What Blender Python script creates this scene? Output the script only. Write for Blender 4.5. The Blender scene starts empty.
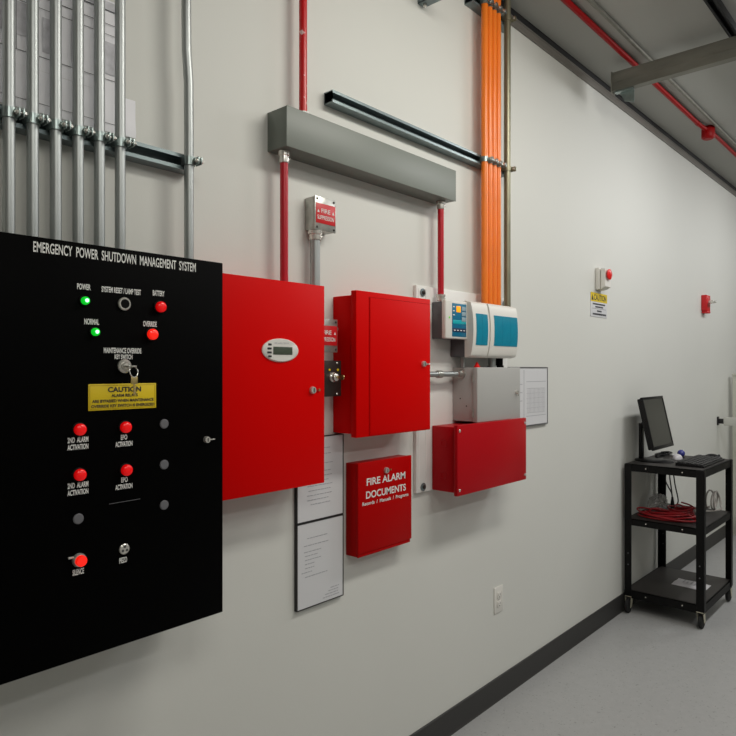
import bpy, bmesh, math, random
from mathutils import Vector, Matrix

scene = bpy.context.scene
COL = scene.collection
R = math.radians

# ------------------------------------------------------------------ camera
cam_d = bpy.data.cameras.new('camera')
cam = bpy.data.objects.new('camera', cam_d)
COL.objects.link(cam)
cam_d.sensor_width = 36.0
cam_d.lens = 36.0 * 660.0 / 736.0
cam_d.clip_start = 0.05
cam.location = (0.0, -1.58, 1.52)
cam.rotation_euler = (R(90), 0, math.atan(592.0 / 660.0) - R(90))
scene.camera = cam

# ------------------------------------------------------------------ world, lights, exposure
w = bpy.data.worlds.new('world')
scene.world = w
w.use_nodes = True
w.node_tree.nodes['Background'].inputs[0].default_value = (0.8, 0.85, 0.9, 1)
w.node_tree.nodes['Background'].inputs[1].default_value = 0.05


def area(name, loc, sx, sy, power, color=(1, 1, 1), rot=(0, 0, 0), spread=180):
    d = bpy.data.lights.new(name, 'AREA')
    d.shape = 'RECTANGLE'
    d.size, d.size_y = sx, sy
    d.energy = power
    d.color = color
    d.spread = R(spread)
    o = bpy.data.objects.new(name, d)
    o.location = loc
    o.rotation_euler = rot
    COL.objects.link(o)
    return o


WARM = (1.0, 0.975, 0.90)
NEUT = (1.0, 1.0, 0.995)
for lx, ly, pw, colr in ((2.1, -1.4, 20.5, WARM), (4.2, -1.4, 20, NEUT), (6.3, -1.4, 16.5, NEUT), (8.6, -1.4, 11, NEUT)):
    area('ceiling_and_fill_light', (lx, ly, 3.05), 1.2, 0.25, pw, colr, (R(29), 0, 0))
area('ceiling_and_fill_light', (0.0, -2.3, 3.05), 1.2, 0.6, 15, WARM, (R(38), 0, 0))  # added soft fill to lift the left wall, stands for no fixture
for lx, ly, pw, colr in ((1.6, -3.4, 16, NEUT), (4.4, -3.4, 14, NEUT)):
    area('ceiling_and_fill_light', (lx, ly, 3.1), 1.2, 0.25, pw, colr)

vs = scene.view_settings
vs.view_transform = 'Standard'
vs.look = 'None'
vs.exposure = 0.0
vs.gamma = 1.0
vs.use_curve_mapping = False


# ------------------------------------------------------------------ materials
def lin(c):
    return tuple(((v / 255) / 12.92 if v / 255 <= 0.04045 else ((v / 255 + 0.055) / 1.055) ** 2.4) for v in c) + (1,)


MATS = {}


def mat(name, rgb, rough=0.5, metal=0.0, var=0.0, vscale=8.0, bump=0.0, bscale=200.0, coat=0.0, spec=0.5,
        emit=None, estr=0.0, vec=(1, 1, 1)):
    m = bpy.data.materials.new(name)
    m.use_nodes = True
    nt = m.node_tree
    b = nt.nodes['Principled BSDF']
    c = lin(rgb)
    b.inputs['Base Color'].default_value = c
    b.inputs['Roughness'].default_value = rough
    b.inputs['Metallic'].default_value = metal
    b.inputs['Coat Weight'].default_value = coat
    b.inputs['Specular IOR Level'].default_value = spec
    tc = nt.nodes.new('ShaderNodeTexCoord')
    mp = nt.nodes.new('ShaderNodeMapping')
    mp.inputs['Scale'].default_value = vec
    nt.links.new(tc.outputs['Object'], mp.inputs['Vector'])
    if var:
        n = nt.nodes.new('ShaderNodeTexNoise')
        n.inputs['Scale'].default_value = vscale
        n.inputs['Detail'].default_value = 4
        nt.links.new(mp.outputs[0], n.inputs['Vector'])
        r = nt.nodes.new('ShaderNodeValToRGB')
        r.color_ramp.elements[0].position = 0.3
        r.color_ramp.elements[1].position = 0.7
        r.color_ramp.elements[0].color = tuple(v * (1 - var) for v in c[:3]) + (1,)
        r.color_ramp.elements[1].color = tuple(min(1, v * (1 + var)) for v in c[:3]) + (1,)
        nt.links.new(n.outputs['Fac'], r.inputs['Fac'])
        nt.links.new(r.outputs['Color'], b.inputs['Base Color'])
    if bump:
        n2 = nt.nodes.new('ShaderNodeTexNoise')
        n2.inputs['Scale'].default_value = bscale
        n2.inputs['Detail'].default_value = 2
        nt.links.new(mp.outputs[0], n2.inputs['Vector'])
        bp = nt.nodes.new('ShaderNodeBump')
        bp.inputs['Strength'].default_value = bump
        bp.inputs['Distance'].default_value = 0.002
        nt.links.new(n2.outputs['Fac'], bp.inputs['Height'])
        nt.links.new(bp.outputs['Normal'], b.inputs['Normal'])
    if emit:
        b.inputs['Emission Color'].default_value = lin(emit)
        b.inputs['Emission Strength'].default_value = estr
    MATS[name] = m
    return m


def speckle(m, scale, thr, rgb, soft=0.03):
    """small specks of a second colour (chips in paint, flecks in vinyl)"""
    nt = m.node_tree
    b = nt.nodes['Principled BSDF']
    tc = nt.nodes.new('ShaderNodeTexCoord')
    n = nt.nodes.new('ShaderNodeTexNoise')
    n.inputs['Scale'].default_value = scale
    n.inputs['Detail'].default_value = 1
    nt.links.new(tc.outputs['Object'], n.inputs['Vector'])
    r = nt.nodes.new('ShaderNodeValToRGB')
    r.color_ramp.elements[0].position = thr
    r.color_ramp.elements[0].color = (0, 0, 0, 1)
    r.color_ramp.elements[1].position = thr + soft
    r.color_ramp.elements[1].color = (1, 1, 1, 1)
    nt.links.new(n.outputs['Fac'], r.inputs['Fac'])
    mx = nt.nodes.new('ShaderNodeMixRGB')
    src = b.inputs['Base Color']
    if src.is_linked:
        nt.links.new(src.links[0].from_socket, mx.inputs[1])
    else:
        mx.inputs[1].default_value = src.default_value
    mx.inputs[2].default_value = lin(rgb)
    nt.links.new(r.outputs['Color'], mx.inputs['Fac'])
    nt.links.new(mx.outputs[0], b.inputs['Base Color'])


M_wall = mat('wall_paint', (217, 217, 211), 0.55, var=0.015, vscale=1.2, bump=0.08, bscale=160, spec=0.3)
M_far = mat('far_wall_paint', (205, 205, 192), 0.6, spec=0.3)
M_ceil = mat('ceiling_panel', (172, 172, 167), 0.8, var=0.03, vscale=1.0, spec=0.2)
M_floor = mat('vinyl_floor', (168, 168, 167), 0.42, var=0.03, vscale=30, spec=0.35)
speckle(M_floor, 110, 0.68, (176, 175, 172))
speckle(M_floor, 90, 0.69, (144, 144, 142))
M_base = mat('baseboard_vinyl', (56, 55, 54), 0.5, spec=0.35)
M_trim = mat('trim_metal', (128, 124, 118), 0.45, metal=0.3)
M_trimdark = mat('trim_gap', (22, 22, 24), 0.7)
M_black = mat('black_powdercoat', (3, 3, 3), 0.5, spec=0.03)
M_blackside = mat('black_body', (8, 8, 8), 0.5, spec=0.1)
M_white = mat('white_ink', (226, 226, 222), 0.6)
M_red = mat('red_enamel', (218, 2, 1), 0.4, bump=0.03, bscale=300, spec=0.06)
M_reddk = mat('red_enamel_documents', (178, 2, 2), 0.4, spec=0.08)
M_redlow = mat('red_enamel_crimson', (180, 10, 22), 0.35, spec=0.15)
M_redpipe = mat('red_conduit_paint', (186, 12, 34), 0.3, spec=0.5)
M_redpipe_chip = mat('red_conduit_chipped', (200, 14, 20), 0.3, spec=0.5)
speckle(M_redpipe_chip, 45, 0.69, (226, 190, 188), 0.05)
M_redceil = mat('red_ceiling_conduit', (150, 6, 10), 0.45, spec=0.2)
M_orange = mat('orange_conduit', (246, 126, 30), 0.32, spec=0.5, var=0.06, vscale=5)
M_galv = mat('galvanized_steel', (172, 176, 175), 0.42, metal=0.8, var=0.10, vscale=14, vec=(1, 1, 0.25))
M_olive = mat('aged_steel', (142, 138, 116), 0.4, metal=0.7, var=0.1, vscale=10)
M_strut = mat('strut_zinc', (128, 140, 142), 0.38, metal=0.6, var=0.08, vscale=20)
M_strap = mat('strap_zinc', (150, 162, 160), 0.3, metal=0.8, var=0.1, vscale=60)
M_beam = mat('beam_steel', (128, 127, 118), 0.5, metal=0.5, var=0.2, vscale=14, vec=(1, 0.3, 1))
M_chrome = mat('chrome', (222, 219, 212), 0.22, metal=0.65)
M_brass = mat('brass_key', (214, 190, 130), 0.28, metal=1.0)
M_wire = mat('wireway_grey', (124, 129, 122), 0.45, bump=0.03, bscale=260)
M_wireend = mat('wireway_body_grey', (108, 114, 107), 0.45)
M_greybox = mat('light_grey_enamel', (178, 177, 174), 0.45, bump=0.06, bscale=220)
M_greydark = mat('dark_grey_plastic', (92, 93, 96), 0.5)
M_plastic = mat('white_plastic', (226, 223, 216), 0.38)
M_teal = mat('teal_panel', (0, 134, 162), 0.3, var=0.05, vscale=30)
M_tealdeep = mat('teal_keypad', (0, 112, 148), 0.35)
M_tealbright = mat('teal_window', (30, 176, 186), 0.25)
M_navy = mat('navy_strip', (18, 38, 76), 0.4)
M_keygrey = mat('grey_key', (150, 172, 182), 0.5)
M_amber = mat('amber_light', (255, 170, 30), 0.3, emit=(255, 160, 20), estr=0.6)
M_board = mat('white_board', (233, 232, 228), 0.4)
M_paper = mat('paper', (214, 214, 216), 0.6)
M_paperdraw = mat('drawing_paper', (246, 245, 249), 0.7, var=0.02, vscale=6)
M_ink = mat('pale_ink', (166, 166, 172), 0.7)
M_inkdk = mat('dark_ink', (44, 44, 48), 0.7)
M_inkgrey = mat('drawing_shade', (206, 205, 210), 0.7, var=0.18, vscale=40)
M_frame = mat('black_frame', (34, 33, 34), 0.4)
M_framegrey = mat('grey_frame', (110, 110, 112), 0.4, metal=0.4)
M_yellow = mat('caution_yellow', (226, 196, 16), 0.45)
M_ylw2 = mat('caution_edge', (176, 150, 10), 0.45)
M_lens = mat('red_lens', (222, 6, 10), 0.25, emit=(230, 6, 10), estr=0.4, coat=0.15)
M_lenslit = mat('red_lens_lit', (238, 34, 22), 0.15, emit=(255, 30, 14), estr=0.7, coat=0.5)
M_green = mat('green_lens_lit', (10, 120, 36), 0.15, emit=(8, 200, 40), estr=0.9)
M_core = mat('green_led', (150, 255, 170), 0.3, emit=(110, 255, 140), estr=6.0)
M_plug = mat('grey_plug', (104, 104, 108), 0.6)
M_signred = mat('sign_red', (206, 22, 30), 0.4)
M_lcd = mat('lcd', (74, 84, 70), 0.25)
M_cast = mat('cast_metal', (178, 178, 172), 0.35, metal=0.8, var=0.15, vscale=40)
M_gunmetal = mat('gunmetal_plate', (66, 60, 56), 0.35, metal=0.6)
M_button = mat('mushroom_red', (228, 20, 18), 0.3)
M_cart = mat('cart_black', (11, 10, 10), 0.5, bump=0.05, bscale=300, spec=0.2)
M_rubber = mat('rubber', (20, 20, 20), 0.7)
M_shelf = mat('cart_shelf_top', (46, 42, 40), 0.55, var=0.12, vscale=6)
M_fork = mat('caster_zinc', (206, 201, 180), 0.35, metal=0.5)
M_screen = mat('screen', (58, 58, 54), 0.3, spec=0.5)
M_monitor = mat('monitor_plastic', (14, 13, 15), 0.4, spec=0.3)
M_keys = mat('key_plastic', (30, 29, 30), 0.55)
M_blue = mat('blue_plastic', (56, 60, 140), 0.25, coat=0.5)
M_redcable = mat('red_cable', (150, 8, 22), 0.45)
M_greycable = mat('grey_cable', (168, 162, 156), 0.5)
M_packet = mat('packet_white', (206, 203, 206), 0.45)
M_bar = mat('rail_white', (206, 206, 198), 0.5)
M_bag = mat('plastic_bag', (206, 202, 200), 0.25)
nb = M_bag.node_tree.nodes['Principled BSDF']
nb.inputs['Transmission Weight'].default_value = 0.55
nb.inputs['Alpha'].default_value = 0.55


# ------------------------------------------------------------------ mesh helpers
class MB:
    def __init__(self):
        self.bm = bmesh.new()

    def box(self, x0, x1, y0, y1, z0, z1, bev=0.0, seg=2):
        t = bmesh.new()
        bmesh.ops.create_cube(t, size=1)
        bmesh.ops.scale(t, vec=(abs(x1 - x0), abs(y1 - y0), abs(z1 - z0)), verts=t.verts)
        bmesh.ops.translate(t, vec=((x0 + x1) / 2, (y0 + y1) / 2, (z0 + z1) / 2), verts=t.verts)
        if bev:
            bmesh.ops.bevel(t, geom=list(t.edges), offset=bev, segments=seg, profile=0.5, affect='EDGES')
        return self._add(t)

    def _add(self, t, M=None):
        if M is not None:
            bmesh.ops.transform(t, matrix=M, verts=t.verts)
        me = bpy.data.meshes.new('tmp')
        t.to_mesh(me)
        t.free()
        self.bm.from_mesh(me)
        bpy.data.meshes.remove(me)
        return self

    def tube(self, pts, r, seg=12, caps=True, closed=False):
        pts = [Vector(p) for p in pts]
        n = len(pts)
        rs = r if isinstance(r, (list, tuple)) else [r] * n
        rings = []
        up = None
        for i in range(n):
            if closed:
                d = pts[(i + 1) % n] - pts[i - 1]
            else:
                d = pts[min(i + 1, n - 1)] - pts[max(i - 1, 0)]
            d.normalize()
            if up is None:
                up = Vector((0, 0, 1)) if abs(d.z) < 0.9 else Vector((1, 0, 0))
            a = up - d * up.dot(d)
            if a.length < 1e-6:
                a = d.orthogonal()
            a.normalize()
            up = a
            b = d.cross(a)
            rings.append([self.bm.verts.new(pts[i] + (a * math.cos(2 * math.pi * k / seg) + b * math.sin(2 * math.pi * k / seg)) * rs[i])
                          for k in range(seg)])
        for i in range(n if closed else n - 1):
            A, B = rings[i], rings[(i + 1) % n]
            for k in range(seg):
                self.bm.faces.new((A[k], A[(k + 1) % seg], B[(k + 1) % seg], B[k]))
        if caps and not closed:
            self.bm.faces.new(list(reversed(rings[0])))
            self.bm.faces.new(rings[-1])
        return self

    def cyl(self, p0, p1, r, seg=24):
        return self.tube([p0, p1], r, seg)

    def lathe(self, base, axis, prof, seg=24, sc=(1, 1)):
        """prof: list of (radius, height along axis)"""
        base = Vector(base)
        ax = Vector(axis).normalized()
        a = Vector((0, 0, 1)) if abs(ax.z) < 0.9 else Vector((1, 0, 0))
        a = (a - ax * a.dot(ax)).normalized()
        b = ax.cross(a)
        rings = []
        for r, h in prof:
            c = base + ax * h
            if r < 1e-6:
                rings.append([self.bm.verts.new(c)])
            else:
                rings.append([self.bm.verts.new(c + a * math.cos(2 * math.pi * k / seg) * r * sc[1] + b * math.sin(2 * math.pi * k / seg) * r * sc[0])
                              for k in range(seg)])
        for A, B in zip(rings, rings[1:]):
            for k in range(seg):
                a0, a1 = A[k % len(A)], A[(k + 1) % len(A)]
                b0, b1 = B[k % len(B)], B[(k + 1) % len(B)]
                vs_ = []
                for v in (a0, a1, b1, b0):
                    if v not in vs_:
                        vs_.append(v)
                if len(vs_) > 2:
                    self.bm.faces.new(vs_)
        if len(rings[0]) > 1:
            self.bm.faces.new(list(reversed(rings[0])))
        if len(rings[-1]) > 1:
            self.bm.faces.new(rings[-1])
        return self

    def prism(self, poly, vec):
        """poly: list of 3-D points, extruded along vec"""
        v0 = [self.bm.verts.new(p) for p in poly]
        v1 = [self.bm.verts.new(Vector(p) + Vector(vec)) for p in poly]
        n = len(poly)
        self.bm.faces.new(v0)
        self.bm.faces.new(list(reversed(v1)))
        for i in range(n):
            self.bm.faces.new((v0[i], v1[i], v1[(i + 1) % n], v0[(i + 1) % n]))
        return self

    def build(self, name, m, parent=None, angle=38, label=None, stuff=False):
        bm = self.bm
        bmesh.ops.recalc_face_normals(bm, faces=bm.faces)
        lo = Vector((min(v.co.x for v in bm.verts), min(v.co.y for v in bm.verts), min(v.co.z for v in bm.verts)))
        hi = Vector((max(v.co.x for v in bm.verts), max(v.co.y for v in bm.verts), max(v.co.z for v in bm.verts)))
        c = (lo + hi) / 2
        bmesh.ops.translate(bm, vec=-c, verts=bm.verts)
        for f in bm.faces:
            f.smooth = True
        for e in bm.edges:
            if len(e.link_faces) != 2 or e.calc_face_angle(0) > R(angle):
                e.smooth = False
        me = bpy.data.meshes.new(name)
        bm.to_mesh(me)
        bm.free()
        me.materials.append(m)
        o = bpy.data.objects.new(name, me)
        COL.objects.link(o)
        if parent:
            o.parent = parent
            o.location = c - WORLD[parent.name]
        else:
            o.location = c
        WORLD[o.name] = c
        if label:
            o['label'] = label
        if stuff:
            o['kind'] = 'stuff'
        return o


WORLD = {}


def thing(name, loc, label, cat, group=None):
    o = bpy.data.objects.new(name, None)
    o.empty_display_size = 0.05
    o.location = loc
    COL.objects.link(o)
    WORLD[o.name] = Vector(loc)
    return tag(o, label, cat, group)


def tag(o, label, cat, group=None):
    o['label'] = label
    o['category'] = cat
    if group:
        o['group'] = group
    return o


def struct(name, mb, m):
    o = mb.build(name, m)
    o['kind'] = 'structure'
    return o


def lettering(rows, name, m, parent, y, bold=0.02, label=None):
    """rows: (text, x centre, z bottom, width, cap height); lettering lies at depth y facing -Y"""
    out = MB()
    for text, xc, zb, wid, hgt in rows:
        cu = bpy.data.curves.new('t', 'FONT')
        cu.body = text
        cu.size = 1
        cu.offset = bold
        cu.resolution_u = 4
        ob = bpy.data.objects.new('t', cu)
        COL.objects.link(ob)
        dg = bpy.context.evaluated_depsgraph_get()
        me = bpy.data.meshes.new_from_object(ob.evaluated_get(dg))
        xs = [v.co.x for v in me.vertices]
        ys = [v.co.y for v in me.vertices]
        x0, x1, y0, y1 = min(xs), max(xs), min(ys), max(ys)
        for v in me.vertices:
            px = xc + ((v.co.x - x0) / (x1 - x0) - 0.5) * wid
            pz = zb + (v.co.y - y0) / (y1 - y0) * hgt
            v.co = (px, y, pz)
        out.bm.from_mesh(me)
        bpy.data.objects.remove(ob)
        bpy.data.curves.remove(cu)
        bpy.data.meshes.remove(me)
    bm = out.bm
    bmesh.ops.remove_doubles(bm, verts=bm.verts, dist=1e-6)
    for f in bm.faces:
        if f.normal.y > 0:
            f.normal_flip()
    n = out
    # keep flat normals facing the room
    c = sum((v.co for v in bm.verts), Vector()) / len(bm.verts)
    bmesh.ops.translate(bm, vec=-c, verts=bm.verts)
    me = bpy.data.meshes.new(name)
    bm.to_mesh(me)
    bm.free()
    me.materials.append(m)
    o = bpy.data.objects.new(name, me)
    COL.objects.link(o)
    o.parent = parent
    o.location = c - WORLD[parent.name]
    WORLD[o.name] = c
    if label:
        o['label'] = label
    return o


# ------------------------------------------------------------------ the setting
CEIL = 3.206
XN, XF, YR = -2.5, 10.0, -4.6
struct('wall_left', MB().box(XN, XF + 0.12, 0, 0.12, 0, CEIL), M_wall)
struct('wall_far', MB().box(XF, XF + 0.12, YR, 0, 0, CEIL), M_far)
struct('wall_right', MB().box(XN, XF + 0.12, YR - 0.12, YR, 0, CEIL), M_wall)
struct('wall_near', MB().box(XN - 0.12, XN, YR, 0.0, 0, CEIL), M_wall)
struct('floor', MB().box(XN - 0.12, XF + 0.12, YR - 0.12, 0.12, -0.1, 0), M_floor)
struct('ceiling', MB().box(XN - 0.12, XF + 0.12, YR - 0.12, 0.12, CEIL, CEIL + 0.1), M_ceil)


def base_prof(x):
    return [(x, 0, 0), (x, -0.014, 0), (x, -0.009, 0.006), (x, -0.006, 0.016), (x, -0.006, 0.1), (x, -0.003, 0.103), (x, 0, 0.103)]


struct('baseboard_left', MB().prism(base_prof(XN), (XF - XN, 0, 0)), M_base)
bf = [(XF, YR, 0), (XF - 0.014, YR, 0), (XF - 0.009, YR, 0.006), (XF - 0.006, YR, 0.016), (XF - 0.006, YR, 0.1), (XF, YR, 0.103)]
struct('baseboard_far', MB().prism(bf, (0, -YR - 0.015, 0)), M_base)
struct('trim_1', MB().box(XN, XF, -0.012, 0, 3.138, 3.174, 0.002).box(XN, XF, -0.016, 0, 3.170, 3.177, 0.001), M_trim)
struct('trim_2', MB().box(XN, XF, -0.018, 0, 3.177, CEIL), M_trimdark)


# ------------------------------------------------------------------ small builders
def screw_head(p, m, parent, r=0.006, name='screw', h=0.003):
    mb = MB().lathe(p, (0, -1, 0), [(r, 0), (r, h * 0.5), (r * 0.7, h), (0, h * 1.1)], 14)
    return mb.build(name, m, parent)


def cam_lock(x, z, y, parent, r=0.011, key=False):
    """round cylinder lock standing out of a door at depth y, with the small lever beside it"""
    mb = MB().lathe((x, y, z), (0, -1, 0), [(r, 0), (r, 0.006), (r * 0.85, 0.009), (r * 0.5, 0.0095), (0, 0.009)], 20)
    lk = mb.build('lock', M_chrome, parent, label='chrome round lock')
    MB().box(x - r * 0.12, x + r * 0.12, y - 0.0102, y - 0.0085, z - r * 0.55, z + r * 0.55).build('keyhole', M_inkdk, lk)
    if key:
        MB().box(x + r * 0.9, x + r * 2.8, y - 0.005, y - 0.002, z - r * 0.22, z + r * 0.12, 0.0008).build('latch_tab', M_chrome, lk)
    return lk


def strap(x, z, yc, r, parent, ys=0.041, m=None, t=0.0035, ear=0.3):
    """two-piece strut clamp around a vertical conduit at (x, yc): a band with ears and a bolt"""
    m = m or M_strap
    mb = MB()
    pts_o, pts_i = [], []
    n = 14
    for i in range(n + 1):
        a = math.pi * i / n
        pts_o.append((x - math.cos(a) * (r + t), yc - math.sin(a) * (r + t)))
        pts_i.append((x - math.cos(a) * (r + 0.0002), yc - math.sin(a) * (r + 0.0002)))
    h = 0.011
    for i in range(n):
        poly = [(pts_o[i][0], pts_o[i][1], z - h), (pts_o[i + 1][0], pts_o[i + 1][1], z - h),
                (pts_i[i + 1][0], pts_i[i + 1][1], z - h), (pts_i[i][0], pts_i[i][1], z - h)]
        mb.prism(poly, (0, 0, 2 * h))
    ybk = -ys
    mb.box(x - r - t, x - r, ybk, yc, z - h, z + h)
    mb.box(x + r, x + r + t, ybk, yc, z - h, z + h)
    # ear to the right, standing out from the band
    mb.box(x + r * 0.75, x + r * 0.75 + 0.003, yc - r - 0.018, yc - r * ear, z - h * 0.9, z + h * 0.9, 0.0008)
    mb.box(x + r * 0.75 + 0.009, x + r * 0.75 + 0.012, yc - r - 0.018, yc - r * ear, z - h * 0.9, z + h * 0.9, 0.0008)
    s = mb.build('strap', m, parent, label='bright zinc clamp')
    b = MB().tube([(x + r * 0.75 - 0.006, yc - r - 0.011, z), (x + r * 0.75 + 0.02, yc - r - 0.011, z)], 0.0028, 10)
    b.lathe((x + r * 0.75 + 0.012, yc - r - 0.011, z), (1, 0, 0), [(0.006, 0), (0.006, 0.004), (0.004, 0.006), (0, 0.006)], 6)
    b.lathe((x + r * 0.75, yc - r - 0.011, z), (-1, 0, 0), [(0.006, 0), (0.006, 0.003), (0.003, 0.004), (0, 0.004)], 12)
    b.build('bolt', M_chrome, s)
    return s


def connector(x, y, z0, z1, r, parent, side=1):
    """set-screw conduit connector between z0 and z1"""
    mb = MB().lathe((x, y, z0), (0, 0, 1), [(r * 1.18, 0), (r * 1.22, (z1 - z0) * 0.1), (r * 1.22, (z1 - z0) * 0.55), (r * 1.45, (z1 - z0) * 0.6),
                                            (r * 1.5, (z1 - z0) * 0.95), (r * 1.3, z1 - z0)], 20)
    c = mb.build('connector', M_chrome, parent, label='silver connector fitting')
    MB().lathe((x + r * 1.1 * side, y - r * 0.3, z0 + (z1 - z0) * 0.4), (side, -0.3, 0), [(0.004, 0), (0.004, 0.006), (0.002, 0.008), (0, 0.008)], 10).build('set_screw', M_chrome, c)
    return c


def strut_mesh(x0, x1, zc, depth=0.041, half=0.0205, th=0.0036, lip=0.0095):
    """C-shaped channel along X, back on the wall, open towards the room"""
    mb = MB()
    p = [(0, half), (-depth, half), (-depth, half - lip), (-depth + 0.007, half - lip), (-depth + 0.007, half - lip + th), (-depth + th, half - lip + th),
         (-depth + th, half - th), (-th, half - th)]
    q = [(y, -z) for y, z in reversed(p)]
    poly = [(x0, y, zc + z) for y, z in p + q]
    v0 = [mb.bm.verts.new(c) for c in poly]
    v1 = [mb.bm.verts.new((x1, c[1], c[2])) for c in poly]
    n = len(poly)
    for i in range(n):
        mb.bm.faces.new((v0[i], v1[i], v1[(i + 1) % n], v0[(i + 1) % n]))
    # end caps as quads between matching profile points
    for V in (v0, v1):
        m_ = n // 2
        for i in range(m_ - 1):
            pass
        f = mb.bm.faces.new(V)
        bmesh.ops.triangulate(mb.bm, faces=[f])
    return mb


# ------------------------------------------------------------------ black shutdown cabinet
BX0, BX1, BZ0, BZ1, BS = 0.41, 0.992, 0.9065, 1.784, 0.2
cab = thing('control_cabinet', (0.7, 0, BZ0), 'large black emergency power shutdown cabinet with green and red lights on its door', 'cabinet')
MB().box(BX0 + 0.012, BX1 - 0.012, -(BS - 0.016), 0, BZ0 + 0.008, BZ1 - 0.008, 0.003).build('body', M_blackside, cab)
pan = MB().box(BX0, BX1, -BS, -(BS - 0.015), BZ0, BZ1, 0.002).build('door', M_black, cab, label='glossy black door')
YF = -BS - 0.0006
lettering([('EMERGENCY  POWER  SHUTDOWN  MANAGEMENT  SYSTEM', 0.724, 1.7525, 0.377, 0.0215)], 'title_lettering', M_white, cab, YF, 0.014)
caps = [
    [('POWER', 0.638, 1.6855, 0.029, 0.0125)],
    [('SYSTEM RESET / LAMP TEST', 0.7225, 1.6845, 0.092, 0.0125)],
    [('BATTERY', 0.813, 1.6865, 0.030, 0.0125)],
    [('NORMAL', 0.655, 1.6125, 0.032, 0.0125)],
    [('OVERRIDE', 0.791, 1.6145, 0.034, 0.0125)],
    [('MAINTENANCE OVERRIDE', 0.7255, 1.5525, 0.088, 0.0120), ('KEY SWITCH', 0.727, 1.5395, 0.042, 0.0105)],
    [('2ND  ALARM', 0.6255, 1.3635, 0.044, 0.0115), ('ACTIVATION', 0.6255, 1.3485, 0.044, 0.0115)],
    [('EPO', 0.728, 1.3610, 0.015, 0.0115), ('ACTIVATION', 0.728, 1.3460, 0.040, 0.0115)],
    [('2ND  ALARM', 0.6255, 1.2685, 0.044, 0.0115), ('ACTIVATION', 0.6255, 1.2535, 0.044, 0.0115)],
    [('EPO', 0.729, 1.2665, 0.015, 0.0115), ('ACTIVATION', 0.728, 1.2515, 0.040, 0.0115)],
    [('SILENCE', 0.626, 1.0855, 0.024, 0.0125)],
    [('PIEZO', 0.726, 1.0885, 0.018, 0.0125)],
]
for rows in caps:
    lettering(rows, 'caption_lettering', M_white, cab, YF, 0.028)


def pilot(x, z, lens_m, r=0.0125, lit=False):
    b = MB().lathe((x, -BS, z), (0, -1, 0), [(r + 0.0025, 0), (r + 0.0025, 0.003), (r, 0.0045), (r * 0.8, 0.0045)], 28)
    bz = b.build('pilot_light', M_blackside, cab, label=None)
    prof = [(r, 0.004), (r, 0.010)]
    for k in range(1, 7):
        a = math.pi / 2 * k / 6
        prof.append((r * math.cos(a) if k < 6 else 0.0, 0.010 + 0.006 * math.sin(a)))
    MB().lathe((x, -BS, z), (0, -1, 0), prof, 28).build('lens', lens_m, bz)
    return bz


for px_, pz_, lm in ((0.638, 1.662, M_green), (0.660, 1.597, M_green), (0.815, 1.661, M_lens), (0.794, 1.597, M_lenslit),
                     (0.627, 1.391, M_lens), (0.729, 1.389, M_lens), (0.627, 1.296, M_lens), (0.731, 1.294, M_lens)):
    if lm is M_green:
        p = pilot(px_, pz_, lm, 0.0085)
        p['label'] = 'green lit pilot light'
        MB().lathe((px_, -BS - 0.0145, pz_), (0, -1, 0), [(0.0042, 0), (0.0036, 0.0018), (0.002, 0.0028), (0, 0.003)], 16).build('led', M_core, p)
    else:
        p = pilot(px_, pz_, lm)
        p['label'] = 'red pilot light'
# reset push button with chrome ring
rb = MB().lathe((0.728, -BS, 1.662), (0, -1, 0), [(0.0145, 0), (0.0145, 0.004), (0.0125, 0.006), (0.0105, 0.006), (0.0105, 0.002)], 28).build('reset_button', M_chrome, cab, label='chrome ringed push button')
MB().lathe((0.728, -BS, 1.662), (0, -1, 0), [(0.0104, 0.0), (0.0104, 0.004), (0.009, 0.0052), (0, 0.0052)], 24).build('button_cap', M_blackside, rb)
# key switch
ks = MB().lathe((0.728, -BS, 1.524), (0, -1, 0), [(0.0155, 0), (0.0155, 0.005), (0.0125, 0.008), (0.010, 0.008), (0.010, 0.005)], 28).build('key_switch', M_chrome, cab, label='chrome key switch')
MB().lathe((0.728, -BS, 1.524), (0, -1, 0), [(0.0098, 0.0), (0.0098, 0.010), (0.007, 0.013), (0, 0.013)], 24).build('switch_barrel', M_chrome, ks)
for gx, gz in ((0.827, 1.390), (0.827, 1.295), (0.827, 1.201), (0.626, 1.203)):
    MB().lathe((gx, -BS, gz), (0, -1, 0), [(0.0112, 0), (0.0112, 0.0015), (0.0095, 0.003), (0, 0.0034)], 24).build('hole_plug', M_plug, cab, label='round grey hole plug')
# silence button
sb = MB().lathe((0.627, -BS, 1.1165), (0, -1, 0), [(0.0145, 0), (0.0145, 0.006), (0.0125, 0.009), (0.011, 0.009)], 28).build('silence_button', M_chrome, cab, label='red lit button in a chrome ring')
MB().lathe((0.627, -BS, 1.1165), (0, -1, 0), [(0.0115, 0.003), (0.0115, 0.015), (0.0105, 0.017), (0, 0.0175)], 24).build('button_cap', M_lenslit, sb)
MB().box(0.604, 0.615, -BS - 0.004, -BS, 1.1225, 1.127, 0.001).build('button_guard', M_chrome, sb)
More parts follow.
